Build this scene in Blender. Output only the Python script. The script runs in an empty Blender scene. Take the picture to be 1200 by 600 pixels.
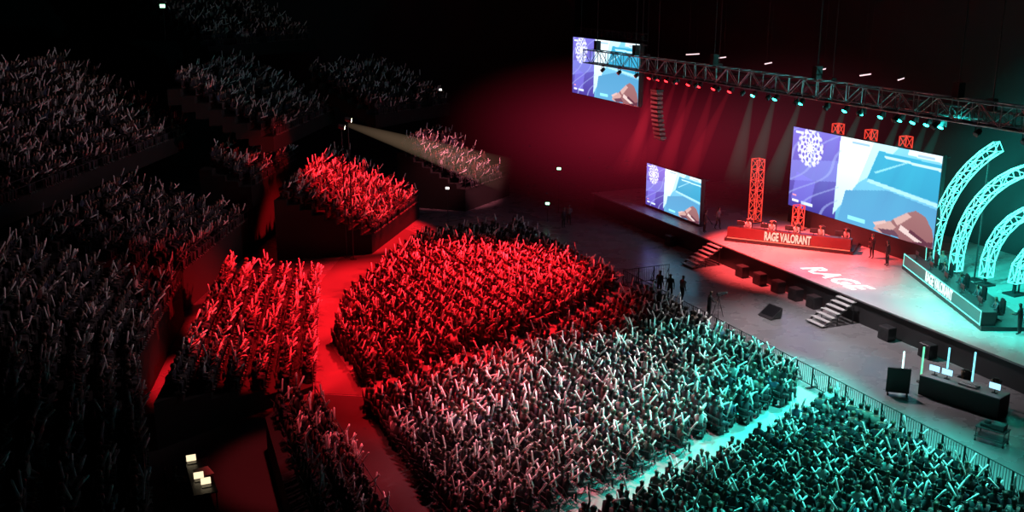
import bpy, math, random
import numpy as np
from mathutils import Vector, Matrix, Euler
random.seed(7); rng=np.random.default_rng(7)
scene=bpy.context.scene
try:
    scene.view_settings.view_transform='Standard'
    scene.view_settings.look='None'
except Exception: pass
COL=scene.collection
sin,cos,pi=math.sin,math.cos,math.pi

# ------------------------------------------------------------ materials
def newmat(name):
    m=bpy.data.materials.new(name); m.use_nodes=True
    return m, m.node_tree.nodes, m.node_tree.links
def pmat(name,col,rough=.6,metal=0,emit=None,es=0,noise=0,nscale=5,spec=.5):
    m,n,l=newmat(name); b=n['Principled BSDF']
    b.inputs['Base Color'].default_value=(*col,1); b.inputs['Roughness'].default_value=rough
    b.inputs['Metallic'].default_value=metal
    b.inputs['Specular IOR Level'].default_value=spec
    if emit:
        b.inputs['Emission Color'].default_value=(*emit,1); b.inputs['Emission Strength'].default_value=es
    if noise:
        t=n.new('ShaderNodeTexNoise'); t.inputs['Scale'].default_value=nscale; t.inputs['Detail'].default_value=6
        tc=n.new('ShaderNodeTexCoord'); l.new(tc.outputs['Object'],t.inputs['Vector'])
        r=n.new('ShaderNodeMapRange'); r.inputs['To Min'].default_value=1-noise; r.inputs['To Max'].default_value=1+noise
        l.new(t.outputs['Fac'],r.inputs['Value'])
        mx=n.new('ShaderNodeVectorMath'); mx.operation='SCALE'; mx.inputs[0].default_value=col
        l.new(r.outputs['Result'],mx.inputs['Scale']); l.new(mx.outputs['Vector'],b.inputs['Base Color'])
        r2=n.new('ShaderNodeMapRange'); r2.inputs['To Min'].default_value=max(.02,rough-.12); r2.inputs['To Max'].default_value=min(1,rough+.12)
        l.new(t.outputs['Fac'],r2.inputs['Value']); l.new(r2.outputs['Result'],b.inputs['Roughness'])
    return m
def rndmat(name,stops,rough=.8):
    m,n,l=newmat(name); b=n['Principled BSDF']; b.inputs['Roughness'].default_value=rough
    oi=n.new('ShaderNodeObjectInfo'); at=n.new('ShaderNodeAttribute'); at.attribute_name='rnd'
    a=n.new('ShaderNodeMath'); a.operation='ADD'; l.new(oi.outputs['Random'],a.inputs[0]); l.new(at.outputs['Fac'],a.inputs[1])
    f=n.new('ShaderNodeMath'); f.operation='FRACT'; l.new(a.outputs[0],f.inputs[0])
    cr=n.new('ShaderNodeValToRGB'); cr.color_ramp.interpolation='CONSTANT'
    els=cr.color_ramp.elements
    while len(els)<len(stops): els.new(.5)
    for i,(p,c) in enumerate(stops): els[i].position=p; els[i].color=(*c,1)
    l.new(f.outputs[0],cr.inputs[0]); l.new(cr.outputs[0],b.inputs['Base Color'])
    return m
M_shirt=rndmat('clothing',[(0,(.02,.02,.025)),(.34,(.045,.045,.055)),(.56,(.10,.10,.10)),(.64,(.02,.02,.035)),(.80,(.09,.08,.07)),(.88,(.45,.45,.45)),(.93,(.09,.03,.03)),(.97,(.03,.05,.09))])
M_skin=rndmat('skin',[(0,(.36,.23,.17)),(.5,(.30,.19,.14)),(.8,(.25,.16,.12))],.55)
M_hair=rndmat('hair',[(0,(.012,.011,.01)),(.6,(.035,.025,.02)),(.85,(.09,.06,.04))],.4)
M_pants=rndmat('trousers',[(0,(.012,.012,.016)),(.4,(.03,.034,.045)),(.7,(.05,.05,.05))])
M_shoe=pmat('shoes',(.08,.08,.08),.5)
PM=[M_shirt,M_skin,M_hair,M_pants,M_shoe]
M_crew=pmat('black_clothing',(.02,.02,.024),.8)
M_black=pmat('matte_black',(.02,.02,.022),.6,noise=.3)
M_blackg=pmat('satin_black',(.025,.025,.028),.35)
M_metal=pmat('aluminium',(.45,.52,.56),.4,.7)
M_steel=pmat('dark_steel',(.06,.06,.065),.45,.6)
M_stick=pmat('inflated_white_vinyl',(.97,.95,.95),.3)
M_chair=pmat('chair_fabric',(.02,.018,.02),.8)
M_concrete=pmat('dark_concrete',(.17,.17,.18),.28,noise=.25,nscale=.6)
M_litfloor=pmat('lit_floor_tone',(.22,.215,.215),.6,noise=.12,nscale=.5)  # paler sheet added so the spotlit floor comes out brighter
M_unlitfloor=pmat('unlit_floor_tone',(.02,.018,.018),.75,noise=.2,nscale=.8)  # black sheet added where the floor lies in the dark; shade put into colour
M_dimaisle=pmat('dim_aisle_tone',(.09,.07,.07),.7,noise=.3,nscale=.35)  # darker sheet added to dim the aisle under the red light
M_tier=pmat('tier_concrete',(.010,.009,.009),.9,noise=.25,nscale=.5)
M_wall=pmat('dark_wall',(.03,.03,.035),.9,noise=.3,nscale=.3)
M_ceil=pmat('dark_ceiling',(.02,.02,.022),.9,noise=.3,nscale=.3)
M_deck=pmat('stage_deck',(.45,.42,.43),.28,noise=.08,nscale=.4)
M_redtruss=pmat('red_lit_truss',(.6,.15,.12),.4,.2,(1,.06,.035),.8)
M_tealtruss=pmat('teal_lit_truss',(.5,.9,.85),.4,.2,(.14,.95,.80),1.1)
def emat(name,c,s):
    return pmat(name,(.1,.1,.1),.5,0,c,s)
M_ered=emat('red_glow',(1,.015,.02),9); M_eteal=emat('teal_glow',(.03,1,.8),10)
M_ewhite=emat('white_glow',(1,.97,.9),3); M_ewarm=emat('warm_glow',(1,.8,.5),14)
M_egreen=emat('green_glow',(.35,1,.6),4)
M_tealstrip=emat('teal_strip',(.15,1,.85),1.6); M_redstrip=emat('red_strip',(1,.16,.09),1.3)
M_txt=emat('cream_letters',(1,.78,.6),.8)
M_txtt=emat('pale_letters',(.75,1,.95),1.2)
M_scr=emat('monitor_picture',(.4,.75,1),1.5)
M_scrw=emat('laptop_picture',(1,.8,.5),1.3)
M_logo=pmat('white_paint_added_glow',(.95,.95,.95),.5,0,(1,1,1),.6)  # emission added to the paint so the lettering stands out
M_dskred=pmat('desk_dark_red',(.12,.03,.03),.5)
M_dsktl=pmat('desk_dark_teal',(.05,.12,.12),.4,0,(.05,.5,.45),.12)

# ------------------------------------------------------------ mesh builder
class MB:
    def __init__(s): s.v=[];s.f=[];s.m=[]
    def add(s,vs,fs,m=0):
        o=len(s.v); s.v+= [tuple(v) for v in vs]; s.f+=[tuple(i+o for i in f) for f in fs]; s.m+=[m]*len(fs)
    def box(s,c,d,m=0,rot=0,bev=0):
        x,y,z=d[0]/2,d[1]/2,d[2]/2
        if bev:
            vs=[];b=min(bev,x*.9,y*.9,z*.9)
            for zz,ins in ((-z,b),(-z+b,0),(z-b,0),(z,b)):
                X,Y=x-ins,y-ins
                vs+=[(-X,-Y,zz),(X,-Y,zz),(X,Y,zz),(-X,Y,zz)]
            fs=[(3,2,1,0),(12,13,14,15)]
            for k in range(3):
                for i in range(4):
                    j=(i+1)%4; fs.append((k*4+i,k*4+j,k*4+4+j,k*4+4+i))
        else:
            vs=[(-x,-y,-z),(x,-y,-z),(x,y,-z),(-x,y,-z),(-x,-y,z),(x,-y,z),(x,y,z),(-x,y,z)]
            fs=[(3,2,1,0),(4,5,6,7),(0,1,5,4),(1,2,6,5),(2,3,7,6),(3,0,4,7)]
        cr,sr=cos(rot),sin(rot)
        s.add([(c[0]+v[0]*cr-v[1]*sr,c[1]+v[0]*sr+v[1]*cr,c[2]+v[2]) for v in vs],fs,m); return s
    def tube(s,p0,p1,r0,r1=None,n=6,m=0,cap=True):
        r1=r0 if r1 is None else r1
        p0=Vector(p0);p1=Vector(p1);d=(p1-p0).normalized()
        a=d.orthogonal().normalized(); b=d.cross(a)
        vs=[];
        for p,r in((p0,r0),(p1,r1)):
            for i in range(n):
                t=2*pi*i/n; vs.append(p+a*r*cos(t)+b*r*sin(t))
        fs=[(i,(i+1)%n,n+(i+1)%n,n+i) for i in range(n)]
        if cap: fs+=[tuple(range(n-1,-1,-1)),tuple(range(n,2*n))]
        s.add(vs,fs,m); return s
    def lathe(s,p0,d,prof,n=10,m=0):
        p0=Vector(p0);d=Vector(d).normalized();a=d.orthogonal().normalized();b=d.cross(a)
        vs=[]
        for h,r in prof:
            for i in range(n):
                t=2*pi*i/n; vs.append(p0+d*h+a*r*cos(t)+b*r*sin(t))
        fs=[]
        for k in range(len(prof)-1):
            for i in range(n):
                j=(i+1)%n; fs.append((k*n+i,k*n+j,k*n+n+j,k*n+n+i))
        fs+=[tuple(range(n-1,-1,-1)),tuple(range((len(prof)-1)*n,len(prof)*n))]
        s.add(vs,fs,m); return s
    def poly(s,pts,z0,z1,m=0):
        n=len(pts); vs=[(x,y,z0) for x,y in pts]+[(x,y,z1) for x,y in pts]
        fs=[tuple(range(n-1,-1,-1)),tuple(range(n,2*n))]+[(i,(i+1)%n,n+(i+1)%n,n+i) for i in range(n)]
        s.add(vs,fs,m); return s
    def mesh(s,name,mats,smooth=False):
        me=bpy.data.meshes.new(name); me.from_pydata(s.v,[],s.f)
        for mt in mats: me.materials.append(mt)
        me.polygons.foreach_set('material_index',s.m)
        if smooth: me.polygons.foreach_set('use_smooth',[True]*len(s.f))
        me.update(); return me
def obj(name,me,loc=(0,0,0),rz=0,parent=None,**kw):
    o=bpy.data.objects.new(name,me); o.location=loc; o.rotation_euler=(0,0,rz)
    if parent: o.parent=parent
    COL.objects.link(o)
    for k,v in kw.items(): o[k]=v
    return o
def thing(name,label,cat,loc=(0,0,0),rz=0,parts=(),group=None,me=None):
    o=obj(name,me,loc,rz,label=label,category=cat)
    if group: o['group']=group
    for pn,pm in parts: obj(pn,pm,parent=o)
    return o
def copy_thing(src,loc,rz=None,rot=None,label=None):
    o=src.copy(); o.location=loc
    if rz is not None: o.rotation_euler=(0,0,rz)
    if rot is not None: o.rotation_euler=rot
    COL.objects.link(o)
    if label: o['label']=label
    for c in src.children:
        cc=c.copy(); cc.parent=o; cc.matrix_parent_inverse=Matrix(); COL.objects.link(cc)
    return o

# ------------------------------------------------------------ camera
TH=math.radians(15.15); PS=math.radians(23.15); CH=20.0
cam=bpy.data.cameras.new('camera'); cam.sensor_width=36; cam.lens=36; cam.clip_end=400
co=bpy.data.objects.new('camera',cam); co.location=(0,0,CH); co.rotation_euler=(pi/2-TH,0,-PS)
COL.objects.link(co); scene.camera=co
def inview(x,y,z,mar=40):
    F=x*sin(PS)+y*cos(PS); L=x*cos(PS)-y*sin(PS)
    D=F*cos(TH)+(CH-z)*sin(TH)
    px=600+1200*L/D; py=300+1200*((CH-z)*cos(TH)-F*sin(TH))/D
    return (-mar<px<1200+mar and -mar<py<600+mar),D

# ------------------------------------------------------------ room
def slab(name,c,d,mat):
    b=MB(); b.box((0,0,0),d); return obj(name,b.mesh(name,[mat]),c,kind='structure')
slab('floor',(18,57,-.1),(84,126,.2),M_concrete)
slab('ceiling',(18,57,27.1),(84,126,.2),M_ceil)
slab('wall_stage',(60.1,57,13.5),(.2,126,27),M_wall)
slab('wall_stands',(-24.1,57,13.5),(.2,126,27),M_wall)
slab('wall_far',(18,120.1,13.5),(84,.2,27),M_wall)
slab('wall_near',(18,-6.1,13.5),(84,.2,27),M_wall)
b=MB(); b.poly([(12.0,27),(11.95,46.3),(12.1,54.5),(14.2,60.7),(23.4,74.2),(25,76.5),(32.6,76.5),(32.6,20),(22,20)],0.0,.012)
thing('lit_floor_sheet','added pale sheet brightening the lit floor under the seating','added floor sheet',me=b.mesh('lit_floor_sheet',[M_litfloor]))
b=MB(); b.poly([(-6,24),(-6,49),(9.7,47.5),(11.9,46.2),(11.95,24)],0.0,.01)
thing('unlit_floor_sheet','added black sheet keeping the unlit aisle floor dark','added floor sheet',me=b.mesh('unlit_floor_sheet',[M_unlitfloor]))
b=MB(); b.poly([(9.75,47.6),(11.9,46.35),(12.05,54.5),(14.15,60.75),(23.35,74.25),(24.9,76.6),(23,84),(14.4,67)],0.0,.011)
thing('dim_aisle_sheet','added dark sheet dimming the curved aisle between seating blocks','added floor sheet',me=b.mesh('dim_aisle_sheet',[M_dimaisle]))

# ------------------------------------------------------------ stage
SZ=1.5
b=MB(); b.poly([(42,30),(59,30),(59,80),(42,80)],SZ-.12,SZ,0)
deck=b.mesh('stage_deck',[M_deck])
b=MB(); b.box((50.55,55,(SZ-.12)/2),(16.8,49.8,SZ-.12)); skirt=b.mesh('stage_skirt',[M_black])
b=MB(); b.box((42.0,55,SZ-.03),(.06,50,.05)); edge=b.mesh('edge_strip',[pmat('edge_grey',(.3,.3,.3),.5)])
thing('stage','raised stage with glossy pale deck and black skirt','stage',parts=[('deck',deck),('skirt',skirt),('edge_strip',edge)])

def textmesh(s,size,mat,ext=.01,shear=0,off=0,space=1):
    c=bpy.data.curves.new('t','FONT'); c.body=s; c.size=size; c.extrude=ext; c.shear=shear; c.offset=off
    c.align_x='CENTER'; c.align_y='CENTER'; c.space_character=space
    o=bpy.data.objects.new('t',c); COL.objects.link(o)
    bpy.context.view_layer.update()
    dg=bpy.context.evaluated_depsgraph_get()
    me=bpy.data.meshes.new_from_object(o.evaluated_get(dg)); bpy.data.objects.remove(o)
    me.materials.clear(); me.materials.append(mat); return me
def place(o,origin,xd,yd):
    xd=Vector(xd).normalized();yd=Vector(yd).normalized();zd=xd.cross(yd)
    m=Matrix((xd,yd,zd)).transposed().to_4x4(); m.translation=Vector(origin); o.matrix_world=m
lg=textmesh('RAGE',2.0,M_logo,.004,.28,.06,1.12)
o=obj('floor_logo',lg,label='white slanted RAGE lettering on the deck with added glow',category='logo')
place(o,(43.75,49.9,SZ+.006),(-.04,-1,0),(1,-.04,0))

# ------------------------------------------------------------ LED screens
def pip(u,v,poly):
    ins=np.zeros(u.shape,bool); n=len(poly); j=n-1
    for i in range(n):
        xi,yi=poly[i];xj,yj=poly[j]
        c=((yi>v)!=(yj>v))&(u<(xj-xi)*(v-yi)/((yj-yi)+1e-9)+xi); ins^=c; j=i
    return ins
def feed_mesh():
    nu,nv=260,110
    U,V=np.meshgrid(np.linspace(0,1,nu+1),np.linspace(0,1,nv+1)); uc=U.ravel();vc=V.ravel()
    col=np.zeros((len(uc),3)); col[:]=(.10,.36,.56)
    col+= (np.array([.12,.25,.25])[None,:]*(1-vc)[:,None]*.8)
    def put(poly,c,c2=None,a=1,ax='v'):
        k=pip(uc,vc,poly); t=(vc if ax=='v' else uc)[k][:,None]
        cc=np.array(c)[None,:]*(1-t)+np.array(c2 if c2 else c)[None,:]*t
        col[k]=col[k]*(1-a)+cc*a
    put([(0,-.1),(.38,-.1),(.36,1.1),(0,1.1)],(.17,.15,.60),(.05,.04,.27))
    put([(.0,.42),(.36,.3),(.36,.55),(.0,.68)],(.22,.25,.72),a=.5)
    put([(.05,.55),(.2,.62),(.17,.95),(.02,.9)],(.20,.18,.75),a=.5)
    put([(.36,-.1),(.6,-.1),(.50,.5),(.40,.8),(.345,.95)],(.85,.97,1),(.40,.65,.85))
    put([(.6,-.1),(.78,-.1),(.62,.32),(.50,.5)],(.5,.82,.95),(.3,.65,.85))
    put([(.62,.08),(1.1,.1),(1.1,.52),(.56,.42)],(.04,.36,.56),(.03,.24,.42))
    put([(.66,.12),(1.1,.14),(1.1,.17),(.66,.145)],(.6,.9,1),a=.8)
    put([(.57,.42),(1.1,.53),(1.1,.57),(.56,.46)],(.4,.7,.85),a=.8)
    put([(.60,.33),(.8,.14),(.815,.14),(.615,.34)],(.3,.7,.85),a=.8)
    put([(.82,-.1),(1.1,-.1),(1.1,.08),(.8,.06)],(.7,.9,1))
    put([(.42,.62),(.7,.5),(1.1,.6),(1.1,1.1),(.37,1.1)],(.07,.26,.46),(.09,.32,.55))
    # sleeve, forearm and hand
    put([(.72,.93),(.74,.82),(.82,.70),(.88,.64),(.94,.68),(.985,.80),(1,.9),(1,1.1),(.82,1.1),(.80,1.0)],(.36,.19,.18),(.24,.10,.11))
    put([(.63,.97),(.655,.90),(.73,.83),(.77,.88),(.75,.94),(.68,1.0)],(.50,.30,.28))
    put([(.625,.90),(.70,.84),(.71,.865),(.64,.93)],(.62,.42,.4))
    put([(.75,.80),(.83,.69),(.86,.72),(.78,.86)],(.55,.34,.32))
    put([(.80,.84),(.97,.98),(.95,1.02),(.79,.9)],(.75,.6,.58),a=.8)
    put([(.66,.955),(.76,.92),(.80,.98),(.70,1.0)],(.12,.05,.08))
    put([(.86,.86),(1.0,.98),(.98,1.0),(.85,.9)],(.1,.03,.05))
    put([(.86,1),(1,.93),(1,.97),(.88,1.05)],(.1,.03,.05))
    # lace rosette
    x=(uc-.14)*2.4;y=(vc-.22)*1.0; r=np.hypot(x,y); a=np.arctan2(y,x)
    pat=(np.sin(a*10+r*14)*np.cos(r*62)>-.1)&(r<.22); col[pat]=(.72,.75,1)
    k=(np.abs(r-.22)<.018)&(np.sin(a*18)>-.3); col[k]=(.6,.6,1)
    k=(r<.05); col[k]=(.9,.9,1)
    for (u0,v0,w,h,c) in ((.03,.9,.05,.03,(.9,.9,1)),(.10,.9,.09,.04,(.6,.7,1)),(.03,.84,.03,.02,(.8,.3,.4)),(.45,.9,.12,.05,(.25,.75,.9)),(.02,.04,.06,.025,(.7,.8,1)),(.44,.03,.12,.03,(.3,.5,.7)),(.86,.03,.1,.03,(.35,.5,.65))):
        k=(uc>u0)&(uc<u0+w)&(vc>v0)&(vc<v0+h); col[k]=c
    k=(uc<.37)&(np.sin(uc*40+vc*22+np.sin(vc*9)*2)>.93); col[k]=col[k]*.5+np.array([.3,.35,.7])*.5
    vs=[(0,(.5-a),(.5-b_)) for a,b_ in zip(uc,vc)]
    w=nu+1
    fs=[(j*w+i,(j+1)*w+i,(j+1)*w+i+1,j*w+i+1) for j in range(nv) for i in range(nu)]
    me=bpy.data.meshes.new('display_picture'); me.from_pydata([Vector(v) for v in vs],[],fs)
    at=me.color_attributes.new('pic','FLOAT_COLOR','POINT')
    at.data.foreach_set('color',np.concatenate([col,np.ones((len(col),1))],1).ravel().astype(np.float32))
    m,n,l=newmat('led_display'); n.remove(n['Principled BSDF'])
    e=n.new('ShaderNodeEmission'); e.inputs['Strength'].default_value=1.5
    a_=n.new('ShaderNodeAttribute'); a_.attribute_name='pic'; l.new(a_.outputs['Color'],e.inputs['Color'])
    l.new(e.outputs[0],n['Material Output'].inputs['Surface']); me.materials.append(m); me.update(); return me
feed=feed_mesh()
def screen(label,X,y0,y1,z0,z1,hang=None,legs=False):
    w=y1-y0;h=z1-z0; t=thing('led_screen',label,'screen',(X,(y0+y1)/2,z0))
    d=obj('display',feed,(-.02,0,h/2),parent=t); d.scale=(1,w,h)
    b=MB(); b.box((.16,0,h/2),(.3,w+.1,h+.1))
    obj('cabinet',b.mesh('screen_cabinet',[M_black]),parent=t)
    b=MB(); b.box((.3,0,h*.5),(.1,w,.08)); b.box((.5,0,h*.5),(.1,w,.08)); b.box((.5,0,h-.1),(.3,w,.08))
    for i in range(int(w/1.5)+1):
        yy=-w/2+.2+i*(w-.4)/int(w/1.5); b.tube((.5,yy,.05),(.5,yy,h),.03,n=4); b.tube((.3,yy,h*.5),(.5,yy,h*.5),.03,n=4)
    if hang:
        for yy in (-w/2+.5,w/2-.5): b.tube((.5,yy,h-.2),(.5,yy,hang-z0-.02),.025,n=4)
        tr=straight_truss((.5,-w/2,h+.5),(.5,w/2,h+.5),.4,.5,.9,r=.035,rd=.02); b.add(tr.v,tr.f)
    if legs:
        for yy in np.linspace(-w/2+.3,w/2-.3,4): b.tube((.5,yy,.1),(.5,yy,SZ-z0),.05,n=6); b.tube((.5,yy,1),(1.4,yy,SZ-z0),.04,n=4)
        b.box((.2,0,(SZ-z0)/2-.03),(.35,w,z0-SZ),0)
    obj('support_frame',b.mesh('screen_frame',[M_steel if hang else M_black]),parent=t); return t

# ------------------------------------------------------------ truss
def frame_truss(mb,cen,n1,n2,w,h,r=.035,rd=.02,m=0):
    K=len(cen); C=[[cen[i]+n1[i]*sx*w/2+n2[i]*sy*h/2 for i in range(K)] for sx,sy in((-1,-1),(1,-1),(1,1),(-1,1))]
    for c in C:
        for i in range(K-1): mb.tube(c[i],c[i+1],r,n=5,m=m,cap=False)
    for i in range(K):
        for q in range(4): mb.tube(C[q][i],C[(q+1)%4][i],rd,n=4,m=m,cap=False)
        if i<K-1:
            for q in range(4):
                a,bq=(q,(q+1)%4) if i%2==0 else ((q+1)%4,q)
                mb.tube(C[a][i],C[bq][i+1],rd,n=4,m=m,cap=False)
def straight_truss(p0,p1,w,h,seg,up=(0,0,1),**k):
    p0=Vector(p0);p1=Vector(p1); d=(p1-p0).normalized(); up=Vector(up)
    s=d.cross(up).normalized(); N=max(2,int((p1-p0).length/seg))
    mb=MB(); cen=[p0+(p1-p0)*i/N for i in range(N+1)]
    frame_truss(mb,cen,[s]*(N+1),[up]*(N+1),w,h,**k); return mb
screen('large led video wall showing blue and purple game feed',51.0,48.95,63.95,2.85,9.0,None,True)
screen('ground-supported side video screen showing blue game feed',43.5,65,73.1,1.72,5.2,None,True)
screen('hanging side video screen showing purple and blue feed',40.0,68.9,80.2,10.5,15.2,27)
mb=straight_truss((38,22,14.1),(38,73.5,14.1),.9,1.0,1.2,r=.042,rd=.024)
hp=[('hoist',MB().tube((38,y,14.6),(38,y,26.98),.03,n=5).box((38,y,15.0),(.4,.4,.7)).mesh('hoist',[M_steel])) for y in (26,36,46,56,66,72)]
walk=MB(); walk.box((38,47.7,13.57),(.5,51,.08))
thing('lighting_truss','long aluminium box truss hanging over stage front edge','truss',parts=[('truss_frame',mb.mesh('truss_frame',[M_metal])),('cable_tray',walk.mesh('cable_tray',[M_black]))]+hp)
mb=straight_truss((42.5,34,13.3),(42.5,74,13.3),.6,.6,.8,r=.035,rd=.02)
hp=[('hoist',MB().tube((42.5,y,13.6),(42.5,y,26.98),.03,n=5).box((42.5,y,13.9),(.35,.35,.6)).mesh('hoist',[M_steel])) for y in (38,50,62,72)]
thing('lighting_truss','slim dark box truss carrying rows of moving lights','truss',parts=[('truss_frame',mb.mesh('truss_frame2',[M_steel]))]+hp)
def tower(x,y,h,z0=SZ,w=.6,label='red-lit square truss tower standing on stage'):
    mb=straight_truss((0,0,.05),(0,0,h),w,w,.75,up=(1,0,0),r=.045,rd=.03)
    bp=MB(); bp.box((0,0,.025),(w+.3,w+.3,.05))
    return thing('truss_tower',label,'truss',(x,y,z0),parts=[('tower_frame',mb.mesh('tower_frame',[M_redtruss])),('base_plate',bp.mesh('base_plate',[M_black]))],group='red truss towers')
tower(48.5,64.8,5.0,w=.7)
tower(49.9,61.3,1.9,w=.6,label='short orange-lit truss stub below video wall')
for y in (60.6,57.1,53.7): tower(52.4,y,8.05,w=.6,label='tall red-lit truss tower behind video wall')
def arch(R,t1,label):
    mb=MB(); t0=-.03*pi; N=max(4,int(R*(t1-t0)/1.0)); cen=[];n1=[];n2=[]
    for i in range(N+1):
        t=t0+(t1-t0)*i/N
        cen.append(Vector((0,R*cos(t),R*sin(t)))); n1.append(Vector((1,0,0))); n2.append(Vector((0,cos(t),sin(t))))
    frame_truss(mb,cen,n1,n2,.5,.62,r=.05,rd=.028)
    f=MB(); f.box((0,R,-.95),(.9,.9,.1)); f.tube((0,R,-.9),(0,R,-.2),.12,n=6)
    k=MB(); e=cen[-2]; k.tube((.35,e.y,e.z),(.35,e.y,-1.0),.06,n=6); k.box((.35,e.y,-.98),(.8,.8,.05)); k.tube((.35,e.y,e.z),(0,e.y,e.z),.05,n=5)
    return thing('truss_arch',label,'truss',(51.3,40.0,2.5),parts=[('arch_frame',mb.mesh('arch_frame',[M_tealtruss])),('foot',f.mesh('foot',[M_black])),('support_post',k.mesh('support_post',[M_black]))],group='teal truss arches')
for R,t1 in((9.2,.99),(7.2,1.35),(4.8,1.5),(2.6,1.6)): arch(R,t1,'curved teal-lit aluminium truss arch standing on stage')

# ------------------------------------------------------------ stage lights
def fixture(glow,label):
    y=MB(); y.box((0,0,-.06),(.3,.36,.12),bev=.02)
    for s in(-1,1): y.box((0,s*.17,-.28),(.08,.03,.4),bev=.01)
    h=MB(); h.lathe((-.05,0,-.28),(-.55,0,-.83),[(-.12,.07),(-.08,.12),(.1,.13),(.26,.15),(.27,.15)],12)
    e=MB(); e.lathe((-.05,0,-.28),(-.55,0,-.83),[(.272,.16),(.31,.15),(.34,.07)],12)
    c=MB(); c.tube((0,0,0),(0,0,.14),.03,n=6); c.box((0,0,.12),(.1,.06,.06))
    return thing('stage_light',label,'light',(0,0,-50),parts=[('yoke',y.mesh('yoke',[M_blackg])),('lamp_head',h.mesh('lamp_head',[M_blackg],True)),('lens',e.mesh('lens',[glow])),('clamp',c.mesh('clamp',[M_steel]))],group='moving stage lights')
fr=fixture(M_ered,'moving head stage light glowing red under truss')
ft=fixture(M_eteal,'moving head stage light glowing teal under truss')
ry=[71.3,70.0,68.7,67.3,65.6,64.2,62.3,60.3]
ty=[57.6,55.2,52.6,50.2,48.5,47.1,45.5,44.0,43.0,42.0,41.0]
for i,y in enumerate(ry):
    if i==0: fr.location=(42.5,y,12.88)
    else: copy_thing(fr,(42.5,y,12.88))
for i,y in enumerate(ty):
    if i==0: ft.location=(42.5,y,12.88)
    else: copy_thing(ft,(42.5,y,12.88))
def par():
    y=MB()
    for s in(-1,1): y.box((0,s*.16,-.2),(.04,.02,.35))
    y.box((0,0,-.03),(.05,.34,.03)); y.tube((0,0,-.03),(0,0,.25),.02,n=5)
    h=MB(); h.lathe((0,0,-.3),(-.8,0,-.6),[(-.2,.06),(-.15,.13),(.15,.15),(.16,.15)],10)
    e=MB(); e.lathe((0,0,-.3),(-.8,0,-.6),[(.162,.13),(.17,.1)],10)
    return thing('par_can','black par can spotlight clamped under truss','light',(38,30,13.5),parts=[('bracket',y.mesh('bracket',[M_black])),('lamp_body',h.mesh('lamp_body',[M_blackg])),('lens',e.mesh('lens2',[M_steel]))],group='par cans on truss')
pc=par()
for y in np.arange(32,73,2.6): copy_thing(pc,(38,float(y),13.5))

def linearray(x,y,z,n,label):
    b=MB(); ax,az=0,0; ang=0
    for i in range(n):
        b.box((0,ax,az),(.5,.95,.26),bev=.05); b.box((.1,ax,az-.15),(.2,.6,.2),m=1)
        ang+=.04; az-=.33*cos(ang); ax-= .33*sin(ang)
    f=MB(); f.tube((0,0,.1),(0,0,26.98-z),.03,n=5); f.box((0,0,.2),(.6,.9,.16))
    thing('line_array',label,'speaker',(x,y,z),parts=[('speaker_boxes',b.mesh('speaker_boxes',[pmat('speaker_grey',(.20,.18,.18),.5),M_black])),('flying_frame',f.mesh('flying_frame',[M_steel]))])
linearray(40.0,66.2,11.8,11,'curved hanging line array of dark speaker boxes')
linearray(39.6,32.5,12.3,10,'hanging line array column of black speaker boxes')

# ------------------------------------------------------------ barrier, subs, stairs
def barrier():
    b=MB(); L=1.2
    for z in (.12,1.08): b.tube((0,-L/2,z),(0,L/2,z),.025,n=6)
    for i in range(9): yy=-L/2+.03+i*(L-.06)/8; b.tube((0,yy,.12),(0,yy,1.08),.012,n=4)
    for s in(-1,1): b.tube((0,s*(L/2-.02),0),(0,s*(L/2-.02),1.1),.025,n=6)
    ps=[('rail_panel',b.mesh('rail_panel',[M_black]))]
    for s in(-1,1):
        f=MB(); f.box((.0,s*(L/2-.05),.02),(.7,.06,.04)); f.tube((.33,s*(L/2-.05),.04),(0,s*(L/2-.05),.8),.018,n=4); ps.append(('foot',f.mesh('barrier_foot',[M_black])))
    return thing('crowd_barrier','black steel crowd barrier with upright bars','barrier',(32.95,22,0),parts=ps,group='crowd barriers along seating')
br=barrier()
for i in range(1,30): copy_thing(br,(32.95,22+1.22*i,0))
for i in range(3): copy_thing(br,(32.95+.6+1.2*i,22+1.22*29+.62,0),rz=pi/2)
def sub():
    b=MB(); b.box((0,0,.4),(.6,.8,.8),bev=.04)
    g=MB(); g.lathe((-.301,0,.4),(-1,0,0),[(0,.3),(.02,.3),(.02,.25),(.005,.1)],16)
    return thing('subwoofer','black subwoofer cabinet standing against stage front','speaker',(41.6,56.6,0),parts=[('cabinet',b.mesh('sub_body',[M_blackg])),('speaker_cone',g.mesh('speaker_cone',[M_black]))],group='subwoofers along stage')
sb=sub()
for y in (54.6,52.6,50.8,49.0,42.6,39.5,66): copy_thing(sb,(41.6,y,0))
def stairs():
    t=MB(); n=7
    for i in range(n): t.box((-.25-i*.36,0,1.5-(i+1)*.2+.02),(.32,1.5,.05),bev=.01)
    for sy in(-.7,.7): t.tube((-.05,sy,1.42),(-.25-(n-1)*.36,sy,.09),.03,n=4,m=1)
    ps=[('treads',t.mesh('treads',[pmat('tread_grey',(.4,.4,.4),.5),M_steel]))]
    for sy in(-.7,.7):
        s=MB(); s.tube((-.05,sy,1.36),(-.25-(n-1)*.36,sy,.03),.05,n=6); s.tube((-1.4,sy,0),(-1.4,sy,.66),.03,n=5); s.tube((-.25,sy,0),(-.25,sy,1.3),.03,n=5)
        ps.append(('stringer',s.mesh('stringer',[M_steel])))
    return thing('stairs','portable stage stairs with pale treads','stairs',(41.98,60.3,0),parts=ps,group='stage stairs')
st=stairs(); copy_thing(st,(41.98,46.3,0))

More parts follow.
